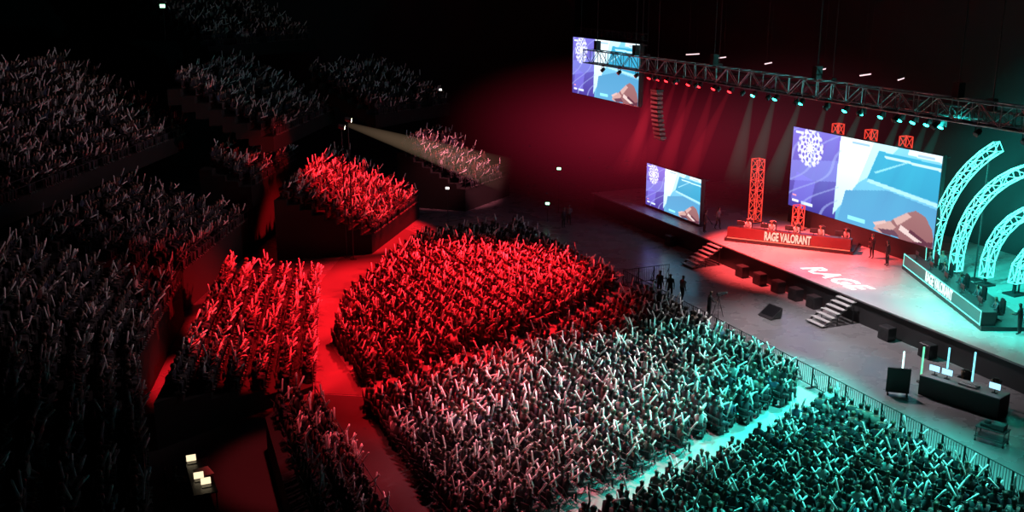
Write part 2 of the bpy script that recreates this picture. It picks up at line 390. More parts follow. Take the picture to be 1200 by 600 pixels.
# ------------------------------------------------------------ people
def skin_mesh(J,sub=1):
    me=bpy.data.meshes.new('sk'); me.from_pydata([j[2] for j in J],[(j[1],i) for i,j in enumerate(J) if j[1] is not None],[])
    o=bpy.data.objects.new('sk',me); COL.objects.link(o)
    md=o.modifiers.new('s','SKIN')
    if not me.skin_vertices:
        bpy.context.view_layer.objects.active=o; bpy.ops.mesh.customdata_skin_add()
    sv=me.skin_vertices[0].data
    for i,j in enumerate(J):
        r=j[3]; sv[i].radius=(r,r) if not isinstance(r,tuple) else r; sv[i].use_root=(i==0)
    if sub: o.modifiers.new('u','SUBSURF').levels=sub
    bpy.context.view_layer.update()
    dg=bpy.context.evaluated_depsgraph_get()
    m2=bpy.data.meshes.new_from_object(o.evaluated_get(dg))
    vs=[tuple(v.co) for v in m2.vertices]; fs=[tuple(p.vertices) for p in m2.polygons]
    bpy.data.objects.remove(o); bpy.data.meshes.remove(m2)
    return vs,fs
def build_person(name,legs,arms,lean=0,sub=1,fingers=True,grips=None,mats=PM,zp=.56):
    dx=lean
    J=[('torso',None,(0,0,zp),(.15,.13)),('torso',0,(.02+dx*.3,0,zp+.2),(.15,.12)),('torso',1,(.03+dx*.8,0,zp+.42),(.17,.125)),
       ('neck',2,(.04+dx,0,zp+.56),.06),('head',3,(.06+dx,0,zp+.66),.085),('head',4,(.06+dx,0,zp+.75),.10),('head',5,(.05+dx,0,zp+.83),.07)]
    for s,(k,a,f) in zip((1,-1),legs):
        i=len(J); J+=[('leg',0,(.03,s*.1,zp-.04),.1),('leg',i,(k[0],s*k[1],k[2]),.07),('leg',i+1,(a[0],s*a[1],a[2]),.045),('foot',i+2,(f[0],s*f[1],f[2]),.042)]
    hands=[]
    for s,(e,w,h) in zip((1,-1),arms):
        i=len(J); off=dx*.8
        J+=[('arm',2,(.03+off,s*.19,zp+.46),.062),('arm',i,(e[0]+off,s*e[1],zp+e[2]),.045),('arm',i+1,(w[0]+off,s*w[1],zp+w[2]),.031),('hand',i+2,(h[0]+off,s*h[1],zp+h[2]),.034)]
        hands.append((Vector(J[-2][2]),Vector(J[-1][2])))
    vs,fs=skin_mesh(J,sub)
    A=np.array([J[j[1]][2] if j[1] is not None else j[2] for j in J]);B=np.array([j[2] for j in J])
    names=[j[0] for j in J]; ms=[]; V=np.array(vs)
    hc=np.array(J[5][2])
    for f in fs:
        c=V[list(f)].mean(0); AB=B-A; t=np.clip(((c-A)*AB).sum(1)/((AB**2).sum(1)+1e-9),0,1)
        d=np.linalg.norm(A+AB*t[:,None]-c,axis=1)
        nm=names[int(d.argmin())]
        if nm=='head': m=1 if (c[0]>hc[0]+.03 and c[2]<hc[2]+.045) else 2
        elif nm=='neck': m=1
        elif nm=='hand': m=1
        elif nm=='leg': m=3
        elif nm=='foot': m=4
        else: m=0
        ms.append(m)
    mb=MB(); mb.v=vs; mb.f=fs; mb.m=ms
    if fingers:
        hx,hy,hz=J[5][2]
        mb.tube((hx+.085,0,hz+.02),(hx+.125,0,hz-.025),.008,.016,n=5,m=1)
        for s in(-1,1):
            mb.tube((hx+.0,s*.088,hz-.02),(hx-.01,s*.105,hz+.015),.016,.022,n=5,m=1)
            mb.tube((hx+.085,s*.035,hz+.02),(hx+.1,s*.035,hz+.02),.01,.006,n=5,m=2)
        mb.tube((hx+.09,-.025,hz-.055),(hx+.09,.025,hz-.055),.008,n=5,m=2)
        for (w,h),g in zip(hands,grips or [None,None]):
            d=(Vector(g) if g else (h-w)).normalized()
            if g is None:
                pd=(h-w).normalized(); sd=pd.orthogonal().normalized()
                for q,L in enumerate((.06,.075,.07,.055)):
                    r0=h+sd*(-.03+.02*q); mb.tube(r0,r0+pd*L*.6,.009,.008,n=5,m=1)
                    mb.tube(r0+pd*L*.6,r0+pd*L+Vector((.012,0,-.02)),.008,.006,n=5,m=1)
                mb.tube(h-sd*.03,h-sd*.065+pd*.03,.011,.008,n=5,m=1)
            else:
                a=d.orthogonal().normalized(); c=d.cross(a)
                for q in range(4):
                    o_=h+d*(-.03+.021*q); R=.047-.002*abs(q-1.5)
                    pts=[o_+a*R*cos(t)+c*R*sin(t) for t in (.3,1.2,2.1,3.0)]
                    for k in range(3): mb.tube(pts[k],pts[k+1],.010-.001*k,.009-.001*k,n=5,m=1)
                o_=h+d*.0; pts=[o_+a*.045*cos(t)+c*.045*sin(t)+d*.02*k for k,t in enumerate((.1,-.8,-1.6))]
                for k in range(2): mb.tube(pts[k],pts[k+1],.012,.010,n=5,m=1)
    me=mb.mesh(name,mats,True)
    return me,[h for w,h in hands]
SIT=[((.45,.12,.50),(.42,.13,.09),(.57,.14,.045))]*2
POSES=[
 dict(arms=[((.16,.29,.40),(.30,.24,.58),(.34,.23,.65)),((.18,.29,.34),(.34,.22,.50),(.38,.20,.56))],g=[(.1,.45,1),(.35,-.5,.9)],lean=.03),
 dict(arms=[((.16,.27,.22),(.38,.15,.36),(.45,.13,.42)),((.16,.27,.22),(.38,.15,.34),(.45,.12,.40))],g=[(.4,-.6,.8),(.4,.7,.7)],lean=.08),
 dict(arms=[((.10,.30,.58),(.16,.28,.82),(.17,.27,.90)),((.14,.28,.2),(.34,.2,.18),(.40,.17,.2))],g=[(.1,.3,1),(.8,.2,.7)],lean=0),
 dict(arms=[((.05,.26,.2),(.28,.16,.1),(.35,.12,.08)),((.05,.26,.2),(.28,.16,.1),(.35,.12,.08))],g=[(.5,-.3,.7),(.4,.5,.8)],lean=.05),
]
PLAB=['seated spectator in casual clothes raising two white inflatable sticks','seated spectator leaning forward clapping white inflatable sticks together',
 'seated spectator holding one white inflatable stick high overhead','seated spectator with hands resting in lap']
PH=[];PL=[]
for i,p in enumerate(POSES):
    me,h=build_person('spectator_body',SIT,p['arms'],p['lean'],1,True,p['g']); PH.append((me,h,p['g']))
    me2,_=build_person('spectator_simple',SIT,p['arms'],p['lean'],0,False); PL.append(me2)
def stickmesh(n,prof):
    b=MB(); b.lathe((0,0,0),(0,0,1),prof,n); return b
SP=[(-.08,.012),(-.07,.03),(-.02,.038),(.42,.038),(.49,.03),(.50,.01)]
stick_hi=stickmesh(10,SP).mesh('thunder_stick',[M_stick],True)
stick_lo=stickmesh(5,[(-.08,.018),(-.05,.043),(.44,.043),(.50,.018)]).mesh('stick_simple',[M_stick],True)
def chairmesh():
    b=MB(); b.box((.02,0,.42),(.42,.44,.04),bev=.015); b.box((-.2,0,.72),(.035,.42,.26),bev=.012)
    for s in(-1,1):
        b.tube((-.2,s*.2,.85),(.2,s*.2,0),.013,n=5,m=1); b.tube((.18,s*.2,.4),(-.2,s*.2,0),.013,n=5,m=1)
    b.tube((-.1,-.2,.1),(-.1,.2,.1),.01,n=4,m=1)
    return b
chair_hi=chairmesh().mesh('folding_chair',[M_chair,M_steel])
b=MB(); b.box((.02,0,.42),(.42,.44,.04)); b.box((-.2,0,.68),(.035,.42,.3)); 
for s in(-1,1): b.box((.0,s*.2,.2),(.3,.02,.4))
chair_lo=b.mesh('chair_simple',[M_chair])

# ------------------------------------------------------------ seating tiers and seats
seats=[]
def inpoly(x,y,poly):
    r=False;j=len(poly)-1
    for i in range(len(poly)):
        xi,yi=poly[i];xj,yj=poly[j]
        if (yi>y)!=(yj>y) and x<(xj-xi)*(y-yi)/(yj-yi)+xi: r=not r
        j=i
    return r
def fill(poly,zone,dx=.92,dy=.52):
    xs=[p[0] for p in poly];ys=[p[1] for p in poly]
    x=min(xs)
    while x<max(xs):
        y=min(ys)
        while y<max(ys):
            if inpoly(x,y,poly) and random.random()<.95:
                jx=random.uniform(-.08,.08);jy=random.uniform(-.06,.06)
                tgt=math.atan2(50-y,47-x)*.7
                seats.append((x+jx,y+jy,.012,tgt+random.uniform(-.3,.3),zone))
            y+=dy
        x+=dx
fill([(14.3,60.6),(23.5,74.0),(32.0,74.0),(32.0,57.0),(22.9,51.2),(11.4,47.3),(12.2,54.5)],'B')
fill([(11.6,45.2),(22.5,48.7),(32.0,54.2),(32.0,38.4),(29.7,37.0),(15,31.9),(11.6,31.0)],'B')
fill([(14,29.8),(28.8,34.7),(32.0,35.8),(32.0,21.5),(21.8,25.2)],'A')
def tier(label,F0,F1,B0,B1,zf,zb,zone,balc=False,aisles=1,prob=.93):
    F0,F1,B0,B1=[np.array(p,float) for p in(F0,F1,B0,B1)]
    fd=(F1-F0)/np.linalg.norm(F1-F0); nrm=np.array([fd[1],-fd[0]])
    if np.dot(nrm,(F0+F1-B0-B1))<0: nrm=-nrm
    dep=abs(np.dot((F0+F1-B0-B1)/2,nrm)); n=max(2,int(dep/.9)); ang=math.atan2(nrm[1],nrm[0])
    mb=MB()
    for i in range(n):
        s0,s1=i/n,(i+1)/n; z=zf+(zb-zf)*i/max(1,n-1); z0=(z-1.2) if balc else 0
        q=[F0*(1-s0)+B0*s0,F1*(1-s0)+B1*s0,F1*(1-s1)+B1*s1,F0*(1-s1)+B0*s1]
        mb.add([(p[0],p[1],z0) for p in q]+[(p[0],p[1],z) for p in q],[(3,2,1,0),(4,5,6,7),(0,1,5,4),(1,2,6,5),(2,3,7,6),(3,0,4,7)])
        s=(i+.42)/n; a=F0*(1-s)+B0*s; c=F1*(1-s)+B1*s; L=np.linalg.norm(c-a); k=int((L-.6)/.53)
        for j in range(k):
            if aisles and (j%14 in(12,13)): continue
            if random.random()>prob: continue
            p=a+(c-a)*((j+.5)*.53+.3)/L
            seats.append((p[0],p[1],z,ang+random.uniform(-.25,.25),zone))
    rl=MB(); f0=F0+nrm*.02; f1=F1+nrm*.02
    N=max(2,int(np.linalg.norm(F1-F0)/1.6))
    for hgt in(.55,1.0): rl.tube((f0[0],f0[1],zf+hgt),(f1[0],f1[1],zf+hgt),.025,n=5)
    for i in range(N+1): p=f0+(f1-f0)*i/N; rl.tube((p[0],p[1],zf-.2),(p[0],p[1],zf+1.0),.02,n=5)
    thing('seating_tier',label,'grandstand',parts=[('stepped_floor',mb.mesh('stepped_floor',[M_tier])),('railing',rl.mesh('railing',[M_steel]))],group='arena seating tiers')
LT='stepped dark concrete seating tier filled with spectators'
tier('low riser of seats beside the arena floor',(9.6,47.9),(14.2,66.8),(1.9,44.0),(7.3,63.2),.3,2.2,'C')
tier('narrow low riser of seats with steel railing',(9.2,31.5),(9.2,45.4),(5.5,30.4),(6.3,42.0),.3,1.6,'C',aisles=0)
tier('red-lit seating tier rising behind the floor seats',(19.6,72.6),(26.7,82.8),(12.7,73.6),(21,89.9),1.5,4.5,'I',aisles=0)
tier(LT,(11.7,77.2),(17.7,88.9),(8.2,78.7),(13.1,90.9),4.9,6.2,'J')
tier(LT,(31.2,83.5),(37.5,88.3),(26.3,87.9),(32.9,96.4),2,5,'H')
tier(LT,(5.2,63.8),(11.2,76.6),(-4.3,58.6),(2.8,74.2),2.7,6,'D')
tier(LT,(1.6,49.0),(4.9,61.9),(-5.7,46.7),(-4.3,57.2),2.7,6,'D')
tier(LT,(.7,28),(1.5,47.2),(-6,27),(-5.6,45.2),3,7,'D')
tier('upper balcony tier of dimly lit seats',(-6.6,57.0),(8.5,86.3),(-12.5,64),(0,92),8,13,'E',balc=True)
tier('upper balcony tier of dimly lit seats',(14.3,81.3),(22.9,96.6),(6.6,81.1),(14.4,100.4),8,12,'E',balc=True)
tier('distant balcony tier in near darkness',(25.3,90.8),(34.7,97),(20,97),(30,103),8,11,'G',balc=True)
tier('distant balcony tier in near darkness',(12,99),(24,108),(6,106),(19,116),14,18,'G',balc=True)

vis=[]
for s in seats:
    ok,D=inview(s[0],s[1],s[2]+.8)
    if ok:
        ok2,_=inview(s[0],s[1],s[2]+1.0,-12)
        pri=0 if (ok2 and s[4] in 'ABC') else 1
        vis.append((pri,D,s))
vis.sort(key=lambda t:t[:2])
WT={'A':(.10,.22,.08,.60),'B':(.24,.32,.16,.28),'C':(.26,.34,.16,.24),'I':(.30,.3,.2,.2)}
def gmat(d):
    return Vector((0,0,1)).rotation_difference(Vector(d).normalized()).to_matrix()
NI=300; nst=0
lo_p=[[] for _ in POSES]; lo_c=[]; lo_s=[]
gst=[[ (gmat(g),h) for g,h in zip(PH[i][2],PH[i][1])] for i in range(4)]
for idx,(pri,D,s) in enumerate(vis):
    x,y,z,a,zone=s; pi_=random.choices(range(4),WT.get(zone,(.16,.28,.14,.42)))[0]
    sc=random.uniform(.93,1.05)
    if idx<NI:
        obj('spectator',PH[pi_][0],(x,y,z),a,label=PLAB[pi_],category='person',group='seated arena audience').scale=(sc,)*3
        obj('folding_chair',chair_hi,(x,y,z),a,label='black padded folding chair under a spectator',category='chair',group='audience chairs')
    else:
        lo_p[pi_].append((x,y,z,a,sc)); 
        if D<75: lo_c.append((x,y,z,a,1))
    ns=2 if (pi_<2 and random.random()<.85) else 1
    if pi_==3: ns=1 if random.random()<(.3 if zone=='A' else .4) else 0
    ca,sa=cos(a),sin(a)
    for k in range(ns):
        R,h=gst[pi_][k]
        jit=Euler((random.uniform(-.5,.5),random.uniform(-.5,.5),0)).to_matrix() if idx>=NI else Matrix.Identity(3)
        hp=Vector((h.x*ca-h.y*sa,h.x*sa+h.y*ca,h.z))*sc+Vector((x,y,z))
        Rm=Matrix.Rotation(a,3,'Z')@jit@R
        if nst<300 and idx<NI:
            o=obj('inflatable_stick',stick_hi,hp,label='white inflatable cheering stick held by a spectator',category='cheering stick',group='inflatable cheering sticks')
            o.rotation_euler=Rm.to_euler(); nst+=1
        else: lo_s.append((hp,Rm))
def join(name,parts,mats,**kw):
    VV=[];LI=[];LS=[];MI=[];RN=[];vo=0;lo=0
    for me,R,T,rn in parts:
        if len(T)==0: continue
        nv=len(me.vertices); v=np.empty(nv*3,np.float32); me.vertices.foreach_get('co',v); v=v.reshape(-1,3)
        nl=len(me.loops); li=np.empty(nl,np.int32); me.loops.foreach_get('vertex_index',li)
        npo=len(me.polygons); ls=np.empty(npo,np.int32); me.polygons.foreach_get('loop_start',ls)
        mi=np.empty(npo,np.int32); me.polygons.foreach_get('material_index',mi)
        N=len(T); W=np.einsum('nij,vj->nvi',R,v)+T[:,None,:]
        VV.append(W.reshape(-1,3)); LI.append((li[None,:]+(np.arange(N)*nv)[:,None]+vo).ravel()); LS.append((ls[None,:]+(np.arange(N)*nl)[:,None]+lo).ravel())
        MI.append(np.tile(mi,N)); RN.append(np.repeat(rn,nv)); vo+=N*nv; lo+=N*nl
    V=np.concatenate(VV).astype(np.float32);LI=np.concatenate(LI).astype(np.int32);LS=np.concatenate(LS).astype(np.int32);MI=np.concatenate(MI).astype(np.int32)
    me=bpy.data.meshes.new(name); me.vertices.add(len(V)); me.vertices.foreach_set('co',V.ravel())
    me.loops.add(len(LI)); me.loops.foreach_set('vertex_index',LI)
    me.polygons.add(len(LS)); me.polygons.foreach_set('loop_start',LS)
    for m in mats: me.materials.append(m)
    me.update(calc_edges=True); me.polygons.foreach_set('material_index',MI)
    me.polygons.foreach_set('use_smooth',np.ones(len(LS),bool))
    at=me.attributes.new('rnd','FLOAT','POINT'); at.data.foreach_set('value',np.concatenate(RN).astype(np.float32))
    me.update(); return obj(name,me,kind='stuff',**kw)
def RT(lst):
    a=np.array([t[3] for t in lst]);s=np.array([t[4] for t in lst]);R=np.zeros((len(lst),3,3))
    R[:,0,0]=np.cos(a)*s;R[:,0,1]=-np.sin(a)*s;R[:,1,0]=np.sin(a)*s;R[:,1,1]=np.cos(a)*s;R[:,2,2]=s
    return R,np.array([t[:3] for t in lst],float),rng.random(len(lst))
join('spectator_crowd',[(PL[i],*RT(lo_p[i])) for i in range(4)],PM,label='crowd of seated spectators filling the arena',category='crowd')
join('chair_rows',[(chair_lo,*RT(lo_c))],[M_chair],label='rows of dark chairs under the crowd',category='chairs')
join('cheering_sticks',[(stick_lo,np.array([np.array(r) for h,r in lo_s]),np.array([tuple(h) for h,r in lo_s]),rng.random(len(lo_s)))],[M_stick],label='mass of white inflatable sticks waved by crowd',category='cheering sticks')

# ------------------------------------------------------------ crew / presenters
STAND=[((.02,.11,.50),(-.02,.12,.09),(.13,.14,.04))]*2
WALK=[((.14,.11,.50),(.12,.12,.09),(.27,.13,.04)),((.02,.11,.50),(-.16,.12,.12),(-.03,.13,.05))]
ARMD=[((.0,.25,.16),(.06,.27,-.08),(.08,.27,-.16))]*2
ARMF=[((.05,.25,.18),(.28,.12,.26),(.35,.08,.28)),((.0,.25,.16),(.06,.27,-.08),(.08,.27,-.16))]
ARMT=[((.12,.24,.2),(.38,.16,.16),(.46,.14,.14))]*2
def matsfor(c): return [c,M_skin,M_hair,M_crew,M_crew]
p_stand,_=build_person('standing_body',STAND,ARMD,0,1,True,None,matsfor(M_crew),zp=.93)
p_present,_=build_person('presenter_body',STAND,ARMF,0,1,True,None,matsfor(M_crew),zp=.93)
p_walk,_=build_person('walking_body',WALK,ARMF,.03,1,True,None,matsfor(pmat('grey_shirt',(.2,.2,.2),.8)),zp=.93)
p_oper,_=build_person('operator_body',STAND,ARMT,.05,1,True,None,matsfor(M_crew),zp=.93)
p_seatT,_=build_person('player_body',SIT,ARMT,.08,1,True,None,matsfor(pmat('dark_jersey',(.08,.1,.12),.7)))
p_seatR,_=build_person('player_body',SIT,ARMT,.08,1,True,None,matsfor(pmat('light_jersey',(.5,.4,.4),.7)))
def person(me,x,y,z,a,label): return obj('person',me,(x,y,z),a,label=label,category='person')
person(p_present,49.3,52.6,SZ,pi,'presenter in dark suit standing on stage holding notes')
person(p_stand,48.9,50.7,SZ,pi*.9,'presenter in dark clothes standing on stage')
person(p_stand,50.6,48.2,SZ,pi*.8,'dark-clothed coach standing behind players on stage')
person(p_walk,50.2,47.3,SZ,pi*1.2,'grey-shirted staff member standing behind players')
person(p_oper,45.6,37.2,SZ,pi*.6,'black-clothed crew member leaning at end of desk')
person(p_stand,42.9,63.4,SZ,-pi*.3,'black-clothed crew member standing beside the side screen')
person(p_walk,44.4,63.9,SZ,-pi*.4,'staff member walking near side screen')
person(p_stand,33.9,54.9,0,.5,'black-clothed crew member standing at crowd barrier')
person(p_walk,34.6,53.3,0,.2,'grey-shirted crew member walking beside crowd barrier')
person(p_stand,34.1,53.9,0,1.2,'black-clothed crew member facing colleague at crowd barrier')
person(p_oper,34.3,49.8,0,-.1,'camera operator in black standing behind tripod camera')
person(p_stand,36.5,74.5,0,-1.2,'black-clothed guard standing beside far seating corner')
person(p_walk,37.4,75.3,0,-2.0,'guard in grey shirt near far seating corner')
person(p_oper,47.2,37.6,SZ,pi*.9,'black-clothed crew member watching players from behind')
b=MB(); b.box((.1,0,1.5),(.45,.16,.22),bev=.02); 
ln=MB(); ln.lathe((.32,0,1.5),(1,0,0),[(0,.06),(.2,.07),(.24,.09),(.26,.09)],10)
tp=MB()
for t in(0,2.1,4.2): tp.tube((0,0,1.35),(.4*cos(t),.4*sin(t),0),.02,n=5)
tp.tube((0,0,1.3),(0,0,1.4),.04,n=6); tp.tube((0,.0,1.38),(-.35,.1,1.25),.012,n=5)
thing('video_camera','broadcast video camera on black tripod','camera',(34.95,49.75,0),parts=[('camera_body',b.mesh('camera_body',[M_blackg])),('camera_lens',ln.mesh('camera_lens',[M_blackg])),('tripod',tp.mesh('tripod',[M_black]))])
b=MB(); b.add([(-.5,-.6,.05),(.35,-.6,.05),(.35,.6,.05),(-.5,.6,.05),(-.35,-.6,.12),(.4,-.6,.65),(.4,.6,.65),(-.35,.6,.12)],[(3,2,1,0),(4,5,6,7),(0,1,5,4),(1,2,6,5),(2,3,7,6),(3,0,4,7)])
s=MB(); s.add([(-.30,-.52,.165),(.36,-.52,.635),(.36,.52,.635),(-.30,.52,.165)],[(0,1,2,3)])
f=MB(); f.box((-.4,0,.025),(.08,1.1,.05)); f2=MB(); f2.box((.3,0,.025),(.08,1.1,.05))
thing('floor_monitor','black tilted confidence monitor lying on floor','monitor',(38.0,48.6,0),rz=.1,parts=[('casing',b.mesh('casing',[M_blackg])),('glass',s.mesh('glass',[pmat('screen_off',(.01,.01,.012),.15)])),('rubber_foot',f.mesh('rubber_foot',[M_black])),('rubber_foot',f2.mesh('rubber_foot',[M_black]))])

# ------------------------------------------------------------ player desks
def monitor_meshes(scr):
    b=MB(); b.box((0,0,.36),(.04,.58,.34),bev=.01)
    s=MB(); s.box((-.022,0,.36),(.004,.54,.30))
    st=MB(); st.tube((.03,0,.0),(.03,0,.3),.02,n=6); st.box((.03,0,.01),(.2,.26,.02),bev=.005)
    return [('bezel',b.mesh('bezel',[M_blackg])),('screen_picture',s.mesh('screen_picture',[scr])),('monitor_stand',st.mesh('monitor_stand',[M_black]))]
def gchair():
    b=MB(); b.box((0,0,.43),(.5,.56,.08),bev=.03)
    k=MB(); k.box((-.26,0,.86),(.1,.5,.8),bev=.04); k.box((-.24,0,1.24),(.08,.28,.16),bev=.03)
    f=MB(); f.tube((0,0,.06),(0,0,.40),.03,n=6)
    for i in range(5): t=i*2*pi/5; f.tube((0,0,.1),(.28*cos(t),.28*sin(t),.04),.03,n=5)
    ps=[('seat',b.mesh('seat',[M_blackg])),('backrest',k.mesh('backrest',[M_blackg])),('wheeled_base',f.mesh('wheeled_base',[M_steel]))]
    for s in(-1,1):
        a=MB(); a.tube((0,s*.28,.42),(0,s*.28,.66),.015,n=5); a.box((.02,s*.28,.67),(.26,.06,.03)); ps.append(('armrest',a.mesh('armrest',[M_black])))
    return ps
gch=gchair(); monR=monitor_meshes(emat('red_monitor_picture',(1,.4,.3),.9)); monT=monitor_meshes(M_scr)
def pdesk(p0,p1,mat,strip,txt,lab,pm,plab,mon,h,logo,tsc,frame):
    p0=Vector(p0);p1=Vector(p1);d=(p1-p0);L=d.length;d.normalize(); nr=Vector((d.y,-d.x))
    mid=(p0+p1)/2; rz=math.atan2(nr.y,nr.x)
    pl=MB(); pl.box((-1.0,0,.12),(3.0,L+.4,.24)); 
    t=thing('player_platform','low platform under the player desk','platform',(mid.x,mid.y,SZ),rz,parts=[('platform_top',pl.mesh('platform_top',[M_blackg]))])
    fb=MB(); fb.box((.47,0,h/2),(.06,L,h)); 
    tp=MB(); tp.box((.03,0,.74),(.82,L,.05),bev=.01)
    ss=MB(); ss.box((.505,0,.05),(.02,L,.06),); 
    if frame:
        ss.box((.505,0,h-.04),(.02,L,.05))
        for s in (-1,1): ss.box((.505,s*(L/2-.03),h/2),(.02,.05,h))
    ps=[('front_panel',fb.mesh('front_panel',[mat])),('desk_top',tp.mesh('desk_top',[M_blackg])),('light_strip',ss.mesh('light_strip',[strip]))]
    for s in(-1,1): ps.append(('side_panel',MB().box((.06,s*(L/2-.03),.37),(.78,.06,.74)).mesh('side_panel',[M_blackg])))
    t=thing('player_desk',lab,'desk',(mid.x,mid.y,SZ+.24),rz,parts=ps)
    tx=textmesh('RAGE VALORANT',logo,txt,.01,0,.03,1.0)
    o=obj('lettering',tx,parent=t,label='RAGE VALORANT lettering in bold capitals')
    m=Matrix(((0,0,1),(1,0,0),(0,1,0))).to_4x4(); m.translation=Vector((.52,0,h/2)); o.matrix_local=m; o.scale=tsc
    first=None;fc=None
    for i in range(5):
        u=-L/2+L*(i+.5)/5
        q=mid+d*u+nr*.1
        if first is None: first=thing('computer_monitor','black computer monitor on player desk','monitor',(q.x,q.y,SZ+.24+.765),rz,parts=mon,group='player monitors')
        else: copy_thing(first,(q.x,q.y,SZ+.24+.765))
        q=mid+d*(u+.35)-nr*.75
        if fc is None: fc=thing('gaming_chair','black high-backed gaming chair behind player desk','chair',(q.x,q.y,SZ+.24),rz,parts=gch,group='gaming chairs')
        else: copy_thing(fc,(q.x,q.y,SZ+.24))
        person(pm,q.x,q.y,SZ+.24,rz,plab)
pdesk((43.3,60.8),(48.9,54.2),M_dskred,M_redstrip,M_txt,'long player desk with dark red front panel and lettering',p_seatR,'seated esports player in pale jersey at monitor',monR,.85,.85,(.48,1.0,1),False)
pdesk((49.7,49.4),(44.7,38.4),M_dsktl,M_tealstrip,M_txtt,'long player desk with teal glowing front panel',p_seatT,'seated esports player in dark jersey at monitor',monT,.85,.85,(.62,1.0,1),True)

# ------------------------------------------------------------ production table on the floor
tb=MB(); tb.box((0,0,1.0),(1.1,4.0,.06),bev=.01)
cl=MB(); cl.box((-.5,0,.49),(.05,3.98,.98)); cl.box((.03,-1.97,.49),(1.05,.05,.98)); cl.box((.03,1.97,.49),(1.05,.05,.98))
T=thing('production_table','long production table with black skirting cloth','table',(38.4,34.0,0),rz=0.30,parts=[('table_top',tb.mesh('table_top',[pmat('table_top_grey',(.25,.25,.26),.5)])),('skirting_cloth',cl.mesh('skirting_cloth',[pmat('black_cloth',(.045,.045,.05),.7)]))])
def onT(lx,ly): c,s=cos(.30),sin(.30); return 38.4+lx*c-ly*s,34.0+lx*s+ly*c
mT=monitor_meshes(M_scr); f1=None
for ly in(1.5,.85,-1.5):
    x,y=onT(-.05,ly)
    if not f1: f1=thing('computer_monitor','small bright monitor on production table','monitor',(x,y,1.03),.30,parts=mT,group='production monitors')
    else: copy_thing(f1,(x,y,1.03))
x,y=onT(.95,.5); person(p_seatT,x,y,.0,.3+pi,'seated technician in dark clothes at production table'); 
c1=thing('office_chair','black office chair at production table','chair',(x,y,0),.3+pi,parts=gch,group='production chairs')
x,y=onT(.95,-1.0); person(p_seatR,x,y,.0,.3+pi,'seated technician in pale shirt at production table'); copy_thing(c1,(x,y,0))
mx=MB(); mx.box((0,0,.05),(.4,.9,.1),bev=.02)
for i in range(8): mx.box((-.02,-.36+i*.1,.11),(.2,.02,.03))
x,y=onT(-.1,-.3); thing('mixing_console','grey audio mixing console with rows of faders','mixer',(x,y,1.03),.3,me=mx.mesh('mixing_console',[pmat('console_grey',(.4,.4,.42),.5)]))
def tubelight(x,y,g):
    t=MB(); t.tube((0,0,.15),(0,0,1.9),.045,n=8)
    s=MB(); s.tube((0,0,0),(0,0,.04),.2,n=12); s.tube((0,0,.03),(0,0,.15),.02,n=6)
    thing('tube_light','upright glowing tube light on round base','light',(x,y,0),parts=[('glowing_tube',t.mesh('glowing_tube',[g])),('base',s.mesh('base',[M_black]))],group='upright tube lights')
Tw=emat('tube_pale',(.6,1,.95),2);Tg=emat('tube_green',(.15,1,.5),1.4);Tb=emat('tube_blue',(.2,.8,1),1.8)
for (x,y),g in zip([(37.2,36.8),(38.6,36.9),(39.7,36.3),(40.4,35.3)],[Tw,Tg,Tb,Tb]): tubelight(x,y,g)
b=MB(); b.box((0,0,.75),(.08,1.1,1.3),bev=.02); b.box((0,-.45,.05),(.5,.06,.1)); b.box((0,.45,.05),(.5,.06,.1)); b.box((0,-.45,.1),(.05,.05,.2)); b.box((0,.45,.1),(.05,.05,.2))
thing('display_board','black freestanding board beside production table','board',(36.3,36.1,0),.9,me=b.mesh('display_board',[M_black]))
b=MB(); b.box((0,0,.7),(.7,1.3,.05),bev=.01); b.box((0,0,.25),(.7,1.3,.05),bev=.01)
for sx in(-.3,.3):
    for sy in(-.6,.6): b.tube((sx,sy,.02),(sx,sy,.7),.02,n=5); b.tube((sx-.02,sy,.05),(sx+.02,sy,.05),.05,n=8)
g=MB(); g.box((0,-.25,.85),(.5,.55,.25),bev=.02); g.box((0,.25,.8),(.4,.5,.15),bev=.02); g.lathe((0,.25,.87),(0,0,1),[(0,.16),(.12,.15),(.14,.08)],12)
thing('equipment_trolley','black wheeled trolley loaded with camera gear','trolley',(36.2,30.2,0),.4,parts=[('trolley_frame',b.mesh('trolley_frame',[M_steel])),('gear_cases',g.mesh('gear_cases',[M_blackg]))])

# ------------------------------------------------------------ control booth
b=MB(); b.box((0,0,.75),(.9,3.2,.05),bev=.01)
for sx in(-.4,.4):
    for sy in(-1.5,1.5): b.tube((sx,sy,0),(sx,sy,.75),.025,n=5)
thing('control_table','small dark control table between seating blocks','table',(3.2,39.2,0),0,me=b.mesh('control_table',[M_blackg]))
def laptop(x,y,rz,g):
    k=MB(); k.box((0,0,.012),(.26,.38,.02),bev=.005)
    s=MB(); s.add([(-.13,-.19,.03),(-.13,.19,.03),(-.22,.19,.27),(-.22,-.19,.27)],[(0,1,2,3)])
    s2=MB(); s2.add([(-.13,-.19,.02),(-.13,.19,.02),(-.23,.19,.27),(-.23,-.19,.27)],[(3,2,1,0)])
    thing('laptop','open laptop with bright warm screen on control table','laptop',(x,y,.78),rz,parts=[('keyboard_base',k.mesh('keyboard_base',[M_blackg])),('laptop_screen',s.mesh('laptop_screen',[g])),('laptop_lid',s2.mesh('laptop_lid',[M_blackg]))],group='control booth laptops')
laptop(3.3,38.2,pi*1.5,M_scrw); laptop(3.1,38.8,pi*1.5,M_scrw); laptop(3.0,40.5,pi*1.5,M_scrw)
sh=MB(); sh.box((0,0,.01),(.6,.8,.02)); 
thing('paper_sheets','spread of pale paper sheets on control table','paper',(3.35,39.5,.775),.2,me=sh.mesh('paper_sheets',[pmat('paper',(.8,.75,.6),.8)]))
person(p_seatT,2.1,39.3,0,.0,'seated technician at dark control table')
